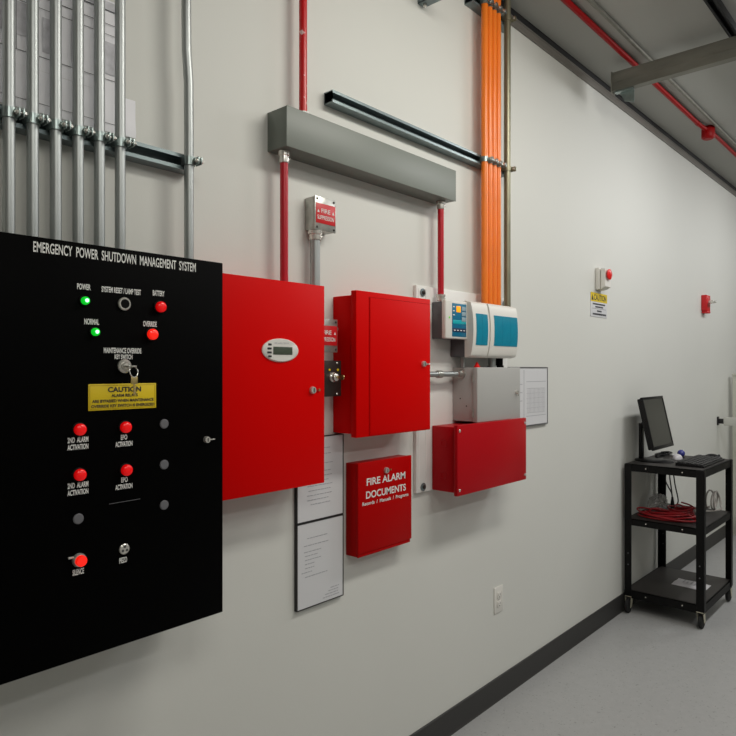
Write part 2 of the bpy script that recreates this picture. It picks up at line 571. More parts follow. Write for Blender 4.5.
# sounder
pz = MB().lathe((0.728, -BS, 1.119), (0, -1, 0), [(0.0118, 0), (0.0118, 0.003), (0.010, 0.0045), (0, 0.0045)], 28).build('sounder', M_chrome, cab, label='round chrome sounder')
for k in range(3):
    a = R(90 + 120 * k)
    MB().lathe((0.728 + 0.0055 * math.cos(a), -BS - 0.0043, 1.119 + 0.0055 * math.sin(a)), (0, -1, 0), [(0.0028, 0), (0.0028, 0.0006), (0, 0.0006)], 12).build('sound_hole', M_inkdk, pz)
cam_lock(0.942, 1.344, -BS, cab, 0.0085, True)
MB().tube([(0.694, -BS - 0.0002, 1.2235), (0.73, -BS - 0.0002, 1.2238), (0.767, -BS - 0.0002, 1.2242)], 0.0006, 6).build('scratch', M_plug, cab, label='thin pale scratch')
# caution plate
cp = MB().box(0.647, 0.806, -BS - 0.0016, -BS, 1.4285, 1.4855, 0.0008).build('caution_plate', M_yellow, cab, label='yellow caution plate with black lettering')
mbx = MB()
for (a0, a1, b0, b1) in ((0.6500, 0.8030, 1.4315, 1.4322), (0.6500, 0.8030, 1.4818, 1.4825), (0.6500, 0.6506, 1.4315, 1.4825), (0.8024, 0.8030, 1.4315, 1.4825)):
    mbx.box(a0, a1, -BS - 0.0022, -BS - 0.0016, b0, b1)
mbx.build('plate_border', M_ylw2, cp)
lettering([('CAUTION', 0.729, 1.4672, 0.078, 0.0115), ('ALARM RELAYS', 0.729, 1.4565, 0.062, 0.0066),
           ('ARE BYPASSED WHEN MAINTENANCE', 0.727, 1.4450, 0.144, 0.0066), ('OVERRIDE KEY SWITCH IS ENERGIZED', 0.727, 1.4342, 0.148, 0.0066)],
          'plate_lettering', M_inkdk, cp, -BS - 0.0024, 0.03)

# key in the switch with a ring and a second hanging key
ky = thing('key_bunch', (0.733, -BS - 0.02, 1.48), 'silver keys on a ring hanging from the key switch of the black cabinet', 'keys')
MB().box(0.7200, 0.7345, -BS - 0.036, -BS - 0.0125, 1.5225, 1.5255, 0.0008).lathe((0.731, -BS - 0.031, 1.5225), (0, 0, 1), [(0.0095, 0), (0.0095, 0.003), (0, 0.003)], 20).build('inserted_key', M_chrome, ky)
ring = [(0.734 + 0.0095 * math.cos(a), -BS - 0.032 + 0.002 * math.sin(a), 1.5115 + 0.0115 * math.sin(a)) for a in [2 * math.pi * k / 28 for k in range(28)]]
MB().tube(ring, 0.0011, 8, closed=True).build('key_ring', M_chrome, ky)
MB().box(0.727, 0.743, -BS - 0.0335, -BS - 0.031, 1.485, 1.501, 0.0008).box(0.7330, 0.7375, -BS - 0.0330, -BS - 0.0312, 1.461, 1.486).box(0.7375, 0.7392, -BS - 0.0330, -BS - 0.0312, 1.464, 1.468).box(0.7375, 0.7388, -BS - 0.0330, -BS - 0.0312, 1.472, 1.476).build('hanging_key', M_brass, ky)

# ------------------------------------------------------------------ galvanized conduits, strut and drawings above the black cabinet
ZL = 2.0685
st = strut_mesh(0.2, 1.012, ZL).build('strut_channel', M_strut)
tag(st, 'zinc strut channel holding the seven grey conduits above the black cabinet', 'strut channel')
ORD = ['leftmost galvanized conduit above the black cabinet, cut by the photo edge', 'second galvanized conduit from the left above the black cabinet',
       'third galvanized conduit from the left above the black cabinet', 'fourth galvanized conduit from the left above the black cabinet',
       'fifth galvanized conduit from the left above the black cabinet', 'sixth galvanized conduit from the left, last of the close row',
       'single galvanized conduit standing apart on the right of the close row']
YC = -0.0545
for x, lab in zip((0.542, 0.591, 0.641, 0.692, 0.743, 0.795, 0.988), ORD):
    t = thing('metal_conduit', (x, YC, BZ1 - 0.009), lab, 'conduit', 'galvanized conduits above the black cabinet')
    if x > 0.95:
        pts = [(x, YC, BZ1 - 0.009), (x, YC, 2.12), (x - 0.001, YC, 2.28), (x - 0.007, YC, 2.36), (x - 0.008, YC, 2.45), (x - 0.008, YC, CEIL)]
    else:
        pts = [(x, YC, BZ1 - 0.009), (x, YC, CEIL)]
    MB().tube(pts, 0.0125, 20).build('pipe', M_galv, t)
    strap(x, ZL, YC, 0.0125, t)


def drawing(name, corners, lab, lines, shades, th=0.0015, curl=0.0):
    """sheet of paper taped flat on the wall; corners x0,x1,z0,z1"""
    x0, x1, z0, z1 = corners
    t = thing(name, ((x0 + x1) / 2, 0, z0), lab, 'paper')
    mb = MB()
    nx, nz = 10, 8
    y = -0.002
    grid = [[mb.bm.verts.new((x0 + (x1 - x0) * i / nx, y - curl * max(0, (i / nx - 0.75) * 4) ** 2 * (0.4 + 0.6 * (1 - j / nz)) - 0.001 * math.sin(i * 1.3 + j), z0 + (z1 - z0) * j / nz)) for j in range(nz + 1)] for i in range(nx + 1)]
    for i in range(nx):
        for j in range(nz):
            mb.bm.faces.new((grid[i][j], grid[i + 1][j], grid[i + 1][j + 1], grid[i][j + 1]))
    sheet = mb.build('sheet', M_paperdraw, t)
    m2 = MB()
    for (a, b, c, d) in lines:
        m2.box(a, b, -0.0046, -0.0038, c, d)
    m2.build('printed_lines', M_inkdk, t)
    if shades:
        m3 = MB()
        for (a, b, c, d) in shades:
            m3.box(a, b, -0.0044, -0.0038, c, d)
        m3.build('printed_blocks', M_inkgrey, t)
    return t


L1 = [(0.40, 0.83, 2.4080, 2.4092), (0.40, 0.83, 2.374, 2.375), (0.40, 0.83, 2.236, 2.237), (0.40, 0.83, 2.348, 2.3487)]
for xx in (0.52, 0.575, 0.62, 0.668, 0.72, 0.77, 0.822):
    L1.append((xx, xx + 0.0008, 2.236, 2.408))
drawing('wall_drawing', (0.40, 0.835, 2.205, 2.435), 'wide printed drawing taped on the wall behind the grey conduits', L1,
        [(0.52, 0.60, 2.27, 2.345), (0.632, 0.664, 2.25, 2.33), (0.70, 0.715, 2.25, 2.36), (0.40, 0.835, 2.409, 2.430), (0.775, 0.818, 2.25, 2.33)])
L2 = [(0.42, 0.845, 2.128, 2.1286)]
drawing('wall_drawing', (0.42, 0.862, 2.108, 2.2045), 'lower pale sheet with a curled corner on the wall under the printed drawing', L2, [], curl=0.006)
# ------------------------------------------------------------------ red conduits and grey wireway
gu = thing('wireway', (1.74, 0, 2.182), 'long grey metal wireway box high on the wall between red conduits', 'wireway')
MB().box(1.3, 2.183, -0.088, 0, 2.182, 2.302, 0.0015).build('body', M_wireend, gu)
MB().box(1.299, 2.184, -0.0905, -0.088, 2.181, 2.303, 0.001).build('cover', M_wire, gu)


def red_conduit(x, y, z0, z1, m, lab, conns, r=0.0125, group='red conduits on the wall'):
    t = thing('red_conduit', (x, y, z0), lab, 'conduit', group)
    MB().tube([(x, y, z0), (x, y, z1)], r, 20).build('pipe', m, t)
    for c0, c1 in conns:
        connector(x, y, c0, c1, r, t)
    return t


red_conduit(1.406, -0.045, 2.302, CEIL, M_redpipe_chip, 'chipped red conduit rising from the top of the grey wireway', [(2.3022, 2.322)])
red_conduit(1.328, -0.045, 1.7705, 2.182, M_redpipe, 'red conduit running down from the left end of the wireway to a red cabinet', [(2.145, 2.1818)])
red_conduit(2.144, -0.045, 1.7855, 2.182, M_redpipe, 'red conduit running down from the right end of the wireway to the detector panel', [(2.15, 2.1818), (1.786, 1.812)])

# ------------------------------------------------------------------ red alarm cabinet with display
ca = thing('alarm_cabinet', (1.21, 0, 1.168), 'bright red cabinet with an oval display beside the black cabinet', 'cabinet')
MB().box(1.03, 1.41, -0.104, 0, 1.173, 1.764, 0.003).build('body', M_red, ca)
MB().box(1.022, 1.427, -0.12, -0.1045, 1.166, 1.773, 0.0025).build('door', M_red, ca)
dp = MB().lathe((1.248, -0.12, 1.571), (0, -1, 0), [(0.068, 0), (0.068, 0.003), (0.063, 0.006), (0, 0.006)], 48, sc=(1, 0.5)).build('display_panel', M_plastic, ca, label='white oval display panel')
MB().box(1.2175, 1.289, -0.1275, -0.1255, 1.5585, 1.581, 0.0005).build('screen', M_lcd, dp, label='dark grey green screen')
for k in range(4):
    MB().box(1.196 + (0.003 if k in (0, 3) else 0), 1.211, -0.1275, -0.1255, 1.584 - k * 0.0112, 1.5895 - k * 0.0112, 0.0008).build('display_button', M_inkdk, dp)
lettering([('FIRE ALARM CONTROL', 1.25, 1.589, 0.055, 0.0045)], 'display_caption', M_ink, dp, -0.1263, 0)
cam_lock(1.374, 1.453, -0.12, ca, 0.0115, False)
MB().tube([(1.400, -0.12, 1.453), (1.400, -0.126, 1.453)], 0.004, 10).build('latch_pin', M_brass, ca)

# ------------------------------------------------------------------ fire suppression box with its conduit
def sup_box(x0, x1, z0, z1, dep, lab):
    t = thing('suppression_box', ((x0 + x1) / 2, 0, z0), lab, 'electrical box', 'fire suppression boxes')
    MB().box(x0, x1, -dep + 0.006, 0, z0, z1, 0.004).build('body', M_cast, t)
    cv = MB().box(x0 - 0.001, x1 + 0.001, -dep, -dep + 0.0055, z0 - 0.001, z1 + 0.001, 0.0015).build('cover', M_cast, t)
    for sx in (x0 + 0.008, x1 - 0.008):
        for sz in (z0 + 0.008, z1 - 0.008):
            screw_head((sx, -dep, sz), M_gunmetal, cv, 0.004, 'cover_screw', 0.002)
    zz0, zz1 = z0 + (z1 - z0) * 0.2, z0 + (z1 - z0) * 0.80
    pl = MB().box(x0 + 0.003, x1 - 0.002, -dep - 0.0012, -dep, zz0, zz1, 0.0004).build('sign_plate', M_signred, t, label='red sign plate with white lettering')
    xc = (x0 + x1) / 2
    lettering([('FIRE', xc, zz0 + 0.0345, 0.040, 0.0135), ('SUPPRESSION', xc, zz0 + 0.0125, 0.074, 0.0135)], 'sign_lettering', M_white, pl, -dep - 0.0016, 0.012)
    for tx in (x0 + 0.0135, x1 - 0.0125):
        MB().prism([(tx - 0.005, -dep - 0.0015, zz0 + 0.0345), (tx + 0.005, -dep - 0.0015, zz0 + 0.0345), (tx, -dep - 0.0015, zz0 + 0.0445)], (0, 0.0004, 0)).build('sign_triangle', M_white, pl)
    return t


sup_box(1.4535, 1.546, 1.964, 2.0705, 0.05, 'small metal box with a red fire suppression sign above the red cabinets')
fc = thing('metal_conduit', (1.472, -0.03, 1.6765), 'grey conduit running down from the upper fire suppression box', 'conduit')
MB().tube([(1.472, -0.03, 1.6765), (1.472, -0.03, 1.9635)], 0.0165, 20).build('pipe', M_galv, fc)
connector(1.472, -0.03, 1.932, 1.9632, 0.0165, fc)
sup_box(1.437, 1.534, 1.5715, 1.6765, 0.07, 'lower fire suppression box half hidden between the two red cabinets')
MB().lathe((1.5345, -0.045, 1.648), (1, 0, 0), [(0.013, 0), (0.013, 0.012), (0.009, 0.014), (0.009, 0.02)], 16).build('hub', M_cast, bpy.data.objects['suppression_box.001'])
kb = thing('key_box', (1.49, 0, 1.43), 'dark box with a key switch half hidden between the two red cabinets', 'electrical box')
MB().box(1.440, 1.534, -0.064, 0, 1.431, 1.541, 0.003).build('body', M_cast, kb)
kc = MB().box(1.438, 1.552, -0.07, -0.064, 1.428, 1.544, 0.0015).build('cover', M_gunmetal, kb, label='dark metal cover')
for sx in (1.448, 1.532):
    for sz in (1.436, 1.536):
        screw_head((sx, -0.07, sz), M_chrome, kc, 0.004, 'cover_screw', 0.002)
for sx, mm in ((1.497, M_yellow), (1.535, M_yellow)):
    MB().lathe((sx, -0.07, 1.514), (0, -1, 0), [(0.004, 0), (0.004, 0.002), (0, 0.003)], 12).build('indicator', mm, kc, label='small yellow indicator')
ksw = MB().lathe((1.512, -0.07, 1.490), (0, -1, 0), [(0.016, 0), (0.016, 0.005), (0.012, 0.009), (0.012, 0.018), (0.009, 0.02), (0, 0.02)], 24).build('key_switch', M_chrome, kc, label='chrome key switch')
MB().box(1.511, 1.514, -0.104, -0.089, 1.486, 1.494, 0.0006).lathe((1.511, -0.112, 1.490), (1, 0, 0), [(0.009, 0), (0.009, 0.0028), (0, 0.0028)], 16).build('key', M_brass, ksw, label='brass key')

# ------------------------------------------------------------------ second red cabinet
c2 = thing('alarm_cabinet', (1.77, 0, 1.292), 'plain red cabinet with a small round lock, right of the display cabinet', 'cabinet')
MB().box(1.584, 1.955, -0.093, 0, 1.302, 1.761, 0.002).build('body', M_red, c2)
d2 = MB().box(1.573, 1.976, -0.118, -0.0935, 1.292, 1.774, 0.002).build('door', M_red, c2)
fr = MB()
for (a0, a1, b0, b1) in ((1.634, 1.975, 1.755, 1.7565), (1.634, 1.6375, 1.297, 1.7565)):
    fr.box(a0, a1, -0.1185, -0.1178, b0, b1)
fr.build('door_seam', M_reddk, d2)
MB().box(1.6385, 1.972, -0.1205, -0.118, 1.2965, 1.7545, 0.001).build('door_panel', M_red, d2)
cam_lock(1.929, 1.535, -0.1205, c2, 0.011, True)

# ------------------------------------------------------------------ fire alarm documents box
db = thing('document_box', (1.79, 0, 0.872), 'red wall box lettered FIRE ALARM DOCUMENTS', 'box')
MB().box(1.646, 1.934, -0.050, 0, 0.874, 1.193, 0.003).build('body', M_reddk, db)
dd = MB().box(1.643, 1.936, -0.062, -0.0505, 0.886, 1.196, 0.003).box(1.647, 1.932, -0.058, -0.0505, 0.873, 0.887, 0.002).build('door', M_reddk, db)
lettering([('FIRE ALARM', 1.791, 1.1150, 0.212, 0.0250), ('DOCUMENTS', 1.791, 1.0700, 0.218, 0.0255), ('Records  /  Manuals  /  Programs', 1.789, 1.0445, 0.252, 0.0160)],
          'door_lettering', M_white, dd, -0.0626, 0.022)
cam_lock(1.787, 1.157, -0.062, db, 0.011, False)
MB().tube([(1.812, -0.062, 1.157), (1.812, -0.066, 1.157)], 0.003, 10).build('latch_pin', M_brass, db)


# ------------------------------------------------------------------ framed notices
def notice(name, x0, x1, z0, z1, lab, group, text_rows, fm, fw=0.0032, paper_in=None, group_lines=None):
    t = thing(name, ((x0 + x1) / 2, 0, z0), lab, 'notice', group)
    mb = MB()
    for (a0, a1, b0, b1) in ((x0, x1, z0, z0 + fw), (x0, x1, z1 - fw, z1), (x0, x0 + fw, z0 + fw, z1 - fw), (x1 - fw, x1, z0 + fw, z1 - fw)):
        mb.box(a0, a1, -0.014, 0, b0, b1, 0.0008)
    mb.build('frame', fm, t)
    MB().box(x0 + fw, x1 - fw, -0.012, -0.002, z0 + fw, z1 - fw).build('paper', M_paper, t)
    m2 = MB()
    for (a, b, z, h) in text_rows:
        m2.box(a, b, -0.0128, -0.012, z, z + h)
    m2.build('printed_lines', M_ink, t)
    return t


random.seed(4)


def words(x0, x1, z, h=0.0022):
    out = []
    x = x0
    while x < x1 - 0.004:
        l = random.uniform(0.006, 0.018)
        out.append((x, min(x + l, x1), z, h))
        x += l + 0.003
    return out


rows = []
for (a, b, z) in ((1.47, 1.56, 1.255), (1.50, 1.565, 1.236), (1.47, 1.575, 1.205), (1.47, 1.56, 1.18), (1.48, 1.57, 1.165), (1.475, 1.55, 1.150), (1.455, 1.575, 1.135), (1.46, 1.56, 1.12), (1.455, 1.57, 1.105), (1.455, 1.55, 1.09), (1.47, 1.56, 1.075)):
    rows += words(a, b, z)
notice('framed_notice', 1.409, 1.622, 1.0225, 1.296, 'black framed paper notice partly behind the red display cabinet', 'framed notices', rows, M_frame)
rows = []
for (a, b, z) in ((1.455, 1.55, 0.968), (1.44, 1.55, 0.945), (1.44, 1.52, 0.925), (1.445, 1.50, 0.912), (1.445, 1.515, 0.899), (1.445, 1.49, 0.886), (1.445, 1.485, 0.873), (1.43, 1.48, 0.86), (1.445, 1.545, 0.845),
                 (1.56, 1.60, 0.785), (1.55, 1.602, 0.776), (1.535, 1.602, 0.767), (1.525, 1.602, 0.758)):
    rows += words(a, b, z)
notice('framed_notice', 1.409, 1.622, 0.744, 1.0215, 'lower black framed paper notice left of the documents box', 'framed notices', rows, M_frame)

# framed drawing right of the grey box
rows = []
for (a, b, z) in ((2.90, 3.10, 1.452), (2.90, 3.10, 1.284)):
    rows.append((a, b, z, 0.0022))
for k in range(14):
    rows.append((2.915 + k * 0.0135, 2.9158 + k * 0.0135, 1.30, 0.12))
for k in range(6):
    rows.append((2.90, 3.09, 1.30 + k * 0.024, 0.0008))
rows.append((2.875, 2.8775, 1.245, 0.265))
for z in (1.36, 1.40, 1.44):
    rows.append((2.76, 2.86, z, 0.003))
notice('framed_drawing', 2.74, 3.122, 1.236, 1.525, 'grey framed drawing sheet beside the light grey box', None, rows, M_framegrey, 0.006)

# ------------------------------------------------------------------ detector assembly
bd = thing('mounting_board', (2.37, 0, 1.034), 'white mounting board bolted to the wall behind the detector and grey box', 'board')
MB().box(2.024, 2.715, -0.016, 0, 1.034, 1.842, 0.003).build('panel', M_board, bd)
MB().box(2.034, 2.040, -0.0175, -0.016, 1.05, 1.83).box(2.082, 2.086, -0.0175, -0.016, 1.05, 1.83).build('panel_rib', M_board, bd)
for bx, bz in ((2.062, 1.815), (2.065, 1.055), (2.685, 1.815), (2.685, 1.055)):
    wsh = MB().lathe((bx, -0.0176, bz), (0, -1, 0), [(0.016, 0), (0.016, 0.002), (0.012, 0.003), (0, 0.003)], 24).build('washer', M_strut, bd, label='zinc washer and bolt')
    MB().lathe((bx, -0.0205, bz), (0, -1, 0), [(0.0085, 0), (0.0085, 0.005), (0.006, 0.0065), (0, 0.0065)], 6).build('bolt', M_gunmetal, wsh)

BB = -0.0176
dc = thing('display_module', (2.18, BB, 1.635), 'grey and white display module with a teal keypad and amber light', 'control module')
MB().box(2.122, 2.236, -0.090, BB, 1.636, 1.782, 0.003).build('body', M_greydark, dc)
MB().box(2.085, 2.236, -0.110, -0.0905, 1.634, 1.784, 0.005, 3).build('front_cover', M_plastic, dc)
kp = MB().box(2.128, 2.226, -0.1115, -0.110, 1.643, 1.773, 0.0006).build('keypad', M_tealdeep, dc, label='teal keypad')
MB().box(2.155, 2.184, -0.1132, -0.1115, 1.739, 1.763, 0.001).build('amber_light', M_amber, kp, label='glowing amber light')
for k in range(3):
    MB().box(2.192, 2.221, -0.1132, -0.1115, 1.746 - k * 0.021, 1.763 - k * 0.021, 0.001).build('key', M_keygrey, kp)
MB().box(2.132, 2.222, -0.1124, -0.1115, 1.693, 1.708, 0.0004).build('display_window', M_tealbright, kp)
MB().box(2.130, 2.224, -0.1124, -0.1115, 1.661, 1.676, 0.0004).build('label_strip', M_navy, kp)
mw = MB()
for k in range(4):
    mw.box(2.137 + k * 0.022, 2.148 + k * 0.022, -0.113, -0.1124, 1.666, 1.670)
mw.build('keypad_caption', M_white, kp)
mw = MB()
for k in range(3):
    mw.box(2.132, 2.144, -0.1124, -0.1115, 1.757 - k * 0.016, 1.7615 - k * 0.016)
mw.build('keypad_lettering', M_white, kp)
MB().lathe((2.110, -0.110, 1.716), (0, -1, 0), [(0.004, 0), (0.004, 0.001), (0, 0.0018)], 12).build('status_light', mat('status_green', (90, 200, 40), 0.3, emit=(90, 220, 40), estr=0.3), dc)


def detector(x0, x1, px0, px1, lab):
    t = thing('air_detector', ((x0 + x1) / 2, BB, 1.562), lab, 'detector', 'smoke detectors')
    z0, z1 = 1.562, 1.792
    MB().box(x0 + 0.012, x1 - 0.010, -0.095, BB, z0 + 0.003, z1 - 0.003, 0.003).build('body', M_greydark, t, label='dark grey body')
    n = 14
    zr0, zr1 = z0 + 0.006, z1 - 0.006

    def ysurf(z):
        a = min(max((z - zr0) / (zr1 - zr0), 0), 1)
        return -0.116 - 0.017 * math.sin(math.pi * a) ** 0.55

    zs_ = [zr0 + (zr1 - zr0) * (0.5 - 0.5 * math.cos(math.pi * k / n)) for k in range(n + 1)]
    pr = [(-0.0955, z0)] + [(ysurf(z), z) for z in zs_] + [(-0.0955, z1)]
    MB().prism([(x0, y, z) for y, z in pr], (x1 - x0, 0, 0)).build('casing', M_plastic, t)
    q = MB()
    zs = [1.613 + (1.740 - 1.613) * k / 8 for k in range(9)]
    poly = [(px0, ysurf(z) - 0.0015, z) for z in zs] + [(px0, ysurf(z) + 0.004, z) for z in reversed(zs)]
    q.prism(poly, (px1 - px0, 0, 0))
    q.build('teal_window', M_teal, t, label='curved teal window')
    for xx in ([px0 + (px1 - px0) * f for f in (0.33, 0.66)] if px1 - px0 > 0.12 else [px0 + (px1 - px0) * 0.5]):
        j = MB()
        jp = [(xx, ysurf(z) - 0.0018, z) for z in zs] + [(xx, ysurf(z), z) for z in reversed(zs)]
        j.prism(jp, (0.001, 0, 0))
        j.build('window_joint', M_tealdeep, t)
    rp = [(x0 - 0.001, y - 0.005, z) for y, z in pr[1:-1]] + [(x0 - 0.001, -0.105, zr1), (x0 - 0.001, -0.105, zr0)]
    MB().prism(rp, (0.016, 0, 0)).build('side_rib', M_plastic, t)
    return t


detector(2.2375, 2.367, 2.267, 2.353, 'narrow white smoke detector with a teal window, beside the keypad module')
detector(2.3695, 2.606, 2.405, 2.598, 'wide white smoke detector with a teal window, right end of the row')

for x, lab in ((2.30, 'short grey conduit between the narrow detector and the grey box'), ):
    t = thing('metal_conduit', (x, -0.045, 1.5225), lab, 'conduit')
    MB().tube([(x, -0.045, 1.5225), (x, -0.045, 1.5645)], 0.011, 16).build('pipe', M_galv, t)
for x, mm, lab in ((2.505, M_galv, 'short galvanized pipe between the wide detector and the grey box'), (2.565, M_blackside, 'short black pipe between the wide detector and the grey box')):
    t = thing('short_pipe', (x, -0.06, 1.5225), lab, 'pipe')
    MB().tube([(x, -0.06, 1.5225), (x, -0.06, 1.5645)], 0.0165, 16).build('pipe', mm, t)
    MB().lathe((x, -0.06, 1.5225), (0, 0, 1), [(0.02, 0), (0.02, 0.008), (0.017, 0.009)], 16).build('collar', mm, t)

gb = thing('junction_box', (2.43, BB, 1.3), 'light grey hinged metal box above the low red box', 'electrical box')
MB().box(2.267, 2.602, -0.118, BB, 1.303, 1.522, 0.002).build('body', M_greybox, gb)
dr = MB().box(2.262, 2.608, -0.14, -0.1185, 1.301, 1.5225, 0.002).build('door', M_greybox, gb)
for hz in (1.34, 1.48):
    MB().tube([(2.262, -0.1185, hz - 0.018), (2.262, -0.1185, hz + 0.018)], 0.004, 10).build('hinge', M_cast, gb)
lk = cam_lock(2.572, 1.415, -0.14, gb, 0.009, False)
MB().box(2.569, 2.575, -0.152, -0.149, 1.398, 1.417, 0.0008).build('latch_tab', M_chrome, lk)
for kx in (0.055, 0.085):
    MB().lathe((2.267, -kx, 1.45 - kx), (-1, 0, 0), [(0.003, 0), (0.003, 0.001), (0, 0.001)], 10).build('body_dimple', M_gunmetal, gb)
ra = tag(MB().lathe((2.345, -0.085, 1.5222), (0, 0, 1), [(0.014, 0), (0.014, 0.004), (0.011, 0.006), (0.004, 0.020), (0.0, 0.024)], 16).build('red_indicator', M_button), 'small red pointed indicator on top of the light grey box', 'indicator')

hp = thing('metal_conduit', (2.12, -0.06, 1.49), 'short horizontal grey conduit from the plain red cabinet to the grey box', 'conduit')
MB().tube([(1.956, -0.06, 1.4955), (2.266, -0.06, 1.4955)], 0.0105, 16).build('pipe', M_galv, hp)
MB().lathe((2.2665, -0.06, 1.4955), (-1, 0, 0), [(0.021, 0), (0.021, 0.01), (0.0165, 0.012), (0.0165, 0.03), (0.013, 0.032)], 16).build('connector', M_cast, hp)
MB().lathe((2.13, -0.06, 1.4955), (-1, 0, 0), [(0.013, 0), (0.015, 0.004), (0.015, 0.03), (0.013, 0.034)], 16).build('coupling', M_cast, hp)

lr = thing('terminal_box', (2.37, BB, 1.028), 'low wide crimson box under the light grey box', 'electrical box')
MB().box(2.123, 2.64, -0.134, BB, 1.036, 1.291, 0.003).build('body', M_redlow, lr)
cv = MB().box(2.104, 2.641, -0.152, -0.1345, 1.028, 1.3, 0.003).build('cover', M_redlow, lr)
for sx in (2.118, 2.628):
    for sz in (1.05, 1.278):
        screw_head((sx, -0.152, sz), M_chrome, cv, 0.006, 'cover_screw', 0.003)
for kz in (1.10, 1.225):
    MB().tube([(2.1225, -0.075 + 0.014 * math.cos(a), kz + 0.014 * math.sin(a)) for a in [2 * math.pi * k / 24 for k in range(24)]], 0.001, 6, closed=True).build('knockout', M_redlow, lr)

# ------------------------------------------------------------------ right strut, orange conduits, aged conduit
ZR = 2.418
st2 = strut_mesh(1.542, 2.675, ZR).build('strut_channel', M_strut)
tag(st2, 'zinc strut channel above the grey wireway reaching to the orange conduits', 'strut channel')
st3 = strut_mesh(2.38, 2.70, 3.096).build('strut_channel', M_strut)
tag(st3, 'short strut channel at the top of the orange conduits', 'strut channel')
OL = ['leftmost of the four bright orange conduits', 'second from left of the four bright orange conduits', 'third from left of the four bright orange conduits', 'rightmost of the four bright orange conduits']
for x, lab in zip((2.452, 2.488, 2.524, 2.560), OL):
    t = thing('orange_conduit', (x, -0.0555, 1.791), lab, 'conduit', 'orange conduits')
    MB().tube([(x, -0.0555, 1.7905), (x, -0.0555, CEIL)], 0.0145, 20).build('pipe', M_orange, t)
    strap(x, ZR, -0.0555, 0.0145, t, t=0.0018, ear=0.95)
    strap(x, 3.096, -0.0555, 0.0145, t, t=0.0018, ear=0.95)
t = thing('metal_conduit', (2.640, -0.057, 1.69), 'aged olive grey conduit right of the orange conduits', 'conduit')
MB().tube([(2.640, -0.057, 1.60), (2.640, -0.057, CEIL)], 0.0155, 20).build('pipe', M_olive, t)
strap(2.640, ZR, -0.057, 0.0155, t, m=M_olive)
strap(2.640, 3.096, -0.057, 0.0155, t, m=M_olive)

# short bracket stub at the top of the photo
sbk = thing('wall_bracket', (2.07, 0, 2.93), 'short zinc strut stub sticking out of the wall at the top edge', 'bracket')
MB().box(2.052, 2.093, -0.2, 0, 2.945, 2.949).box(2.052, 2.0555, -0.2, 0, 2.945, 2.986).box(2.0895, 2.093, -0.2, 0, 2.945, 2.986).build('arm', M_strut, sbk)
MB().tube([(2.073, -0.02, 2.936), (2.073, -0.02, 2.955)], 0.008, 6).build('bolt', M_chrome, sbk)

# ------------------------------------------------------------------ ceiling runs
rc = thing('ceiling_conduit', (4.0, -0.247, 3.175), 'red conduit with a junction box running along the ceiling', 'conduit')
MB().tube([(XN, -0.247, 3.190), (4.86, -0.247, 3.190), (4.93, -0.257, 3.183), (4.97, -0.267, 3.178)], 0.0145, 16).build('pipe', M_redceil, rc)
MB().tube([(5.07, -0.267, 3.178), (5.16, -0.274, 3.187), (XF, -0.274, 3.187)], 0.013, 16).build('pipe', M_redceil, rc)
MB().lathe((4.84, -0.247, 3.190), (1, 0, 0), [(0.0165, 0), (0.0165, 0.03), (0.0145, 0.031)], 16).build('coupling', M_redceil, rc)
jx = MB().lathe((5.02, -0.27, 3.125), (0, 0, 1), [(0.040, 0), (0.043, 0.004), (0.043, 0.07), (0.036, CEIL - 3.125)], 24).build('junction_box', M_redceil, rc)
MB().lathe((5.02, -0.27, 3.118), (0, 0, 1), [(0.0, 0), (0.030, 0.0), (0.036, 0.007), (0, 0.007)], 24).build('box_cover', M_redceil, jx)
gc = tag(MB().tube([(XN, -0.325, CEIL - 0.0105), (XF, -0.325, CEIL - 0.0105)], 0.0100, 16).build('ceiling_conduit', M_beam), 'thin grey conduit running along the ceiling beside the red one', 'conduit')
dk = tag(strut_mesh(XN, XF, 0).build('ceiling_channel', M_trimdark), 'black channel running along the ceiling at the upper right corner', 'channel')
dk.rotation_euler = (R(90), 0, 0)
dk.location = ((XN + XF) / 2, -0.745, CEIL - 0.0206)
bmx = thing('ceiling_beam', (3.62, -1.3, 3.04), 'steel double strut beam crossing under the ceiling from the wall', 'beam')
b2 = MB()
for zc in (3.066, 3.117):
    b2.box(3.601, 3.604, -2.7, -0.155, zc - 0.0245, zc + 0.0245)
    b2.box(3.601, 3.645, -2.7, -0.155, zc + 0.0225, zc + 0.0255)
    b2.box(3.601, 3.645, -2.7, -0.155, zc - 0.0255, zc - 0.0225)
    b2.box(3.597, 3.602, -2.7, -0.155, zc - 0.0255, zc - 0.0205)
    b2.box(3.597, 3.602, -2.7, -0.155, zc + 0.0205, zc + 0.0255)
    b2.box(3.641, 3.645, -2.7, -0.155, zc - 0.0245, zc + 0.0245)
b2.build('beam', M_beam, bmx)
MB().box(3.595, 3.647, -0.155, -0.149, 3.035, 3.15, 0.001).build('end_plate', M_beam, bmx)
MB().box(3.605, 3.641, -0.262, -0.165, 3.033, 3.0395).prism([(3.636, -0.262, 3.033), (3.636, -0.185, 3.033), (3.636, -0.21, 2.985), (3.636, -0.262, 2.965)], (0.005, 0, 0)).build('angle_bracket', M_strap, bmx, label='zinc angle bracket')
for hy in (-0.95, -2.5):
    MB().tube([(3.623, hy, 3.1425), (3.623, hy, CEIL)], 0.005, 10).build('hanger_rod', M_galv, bmx)

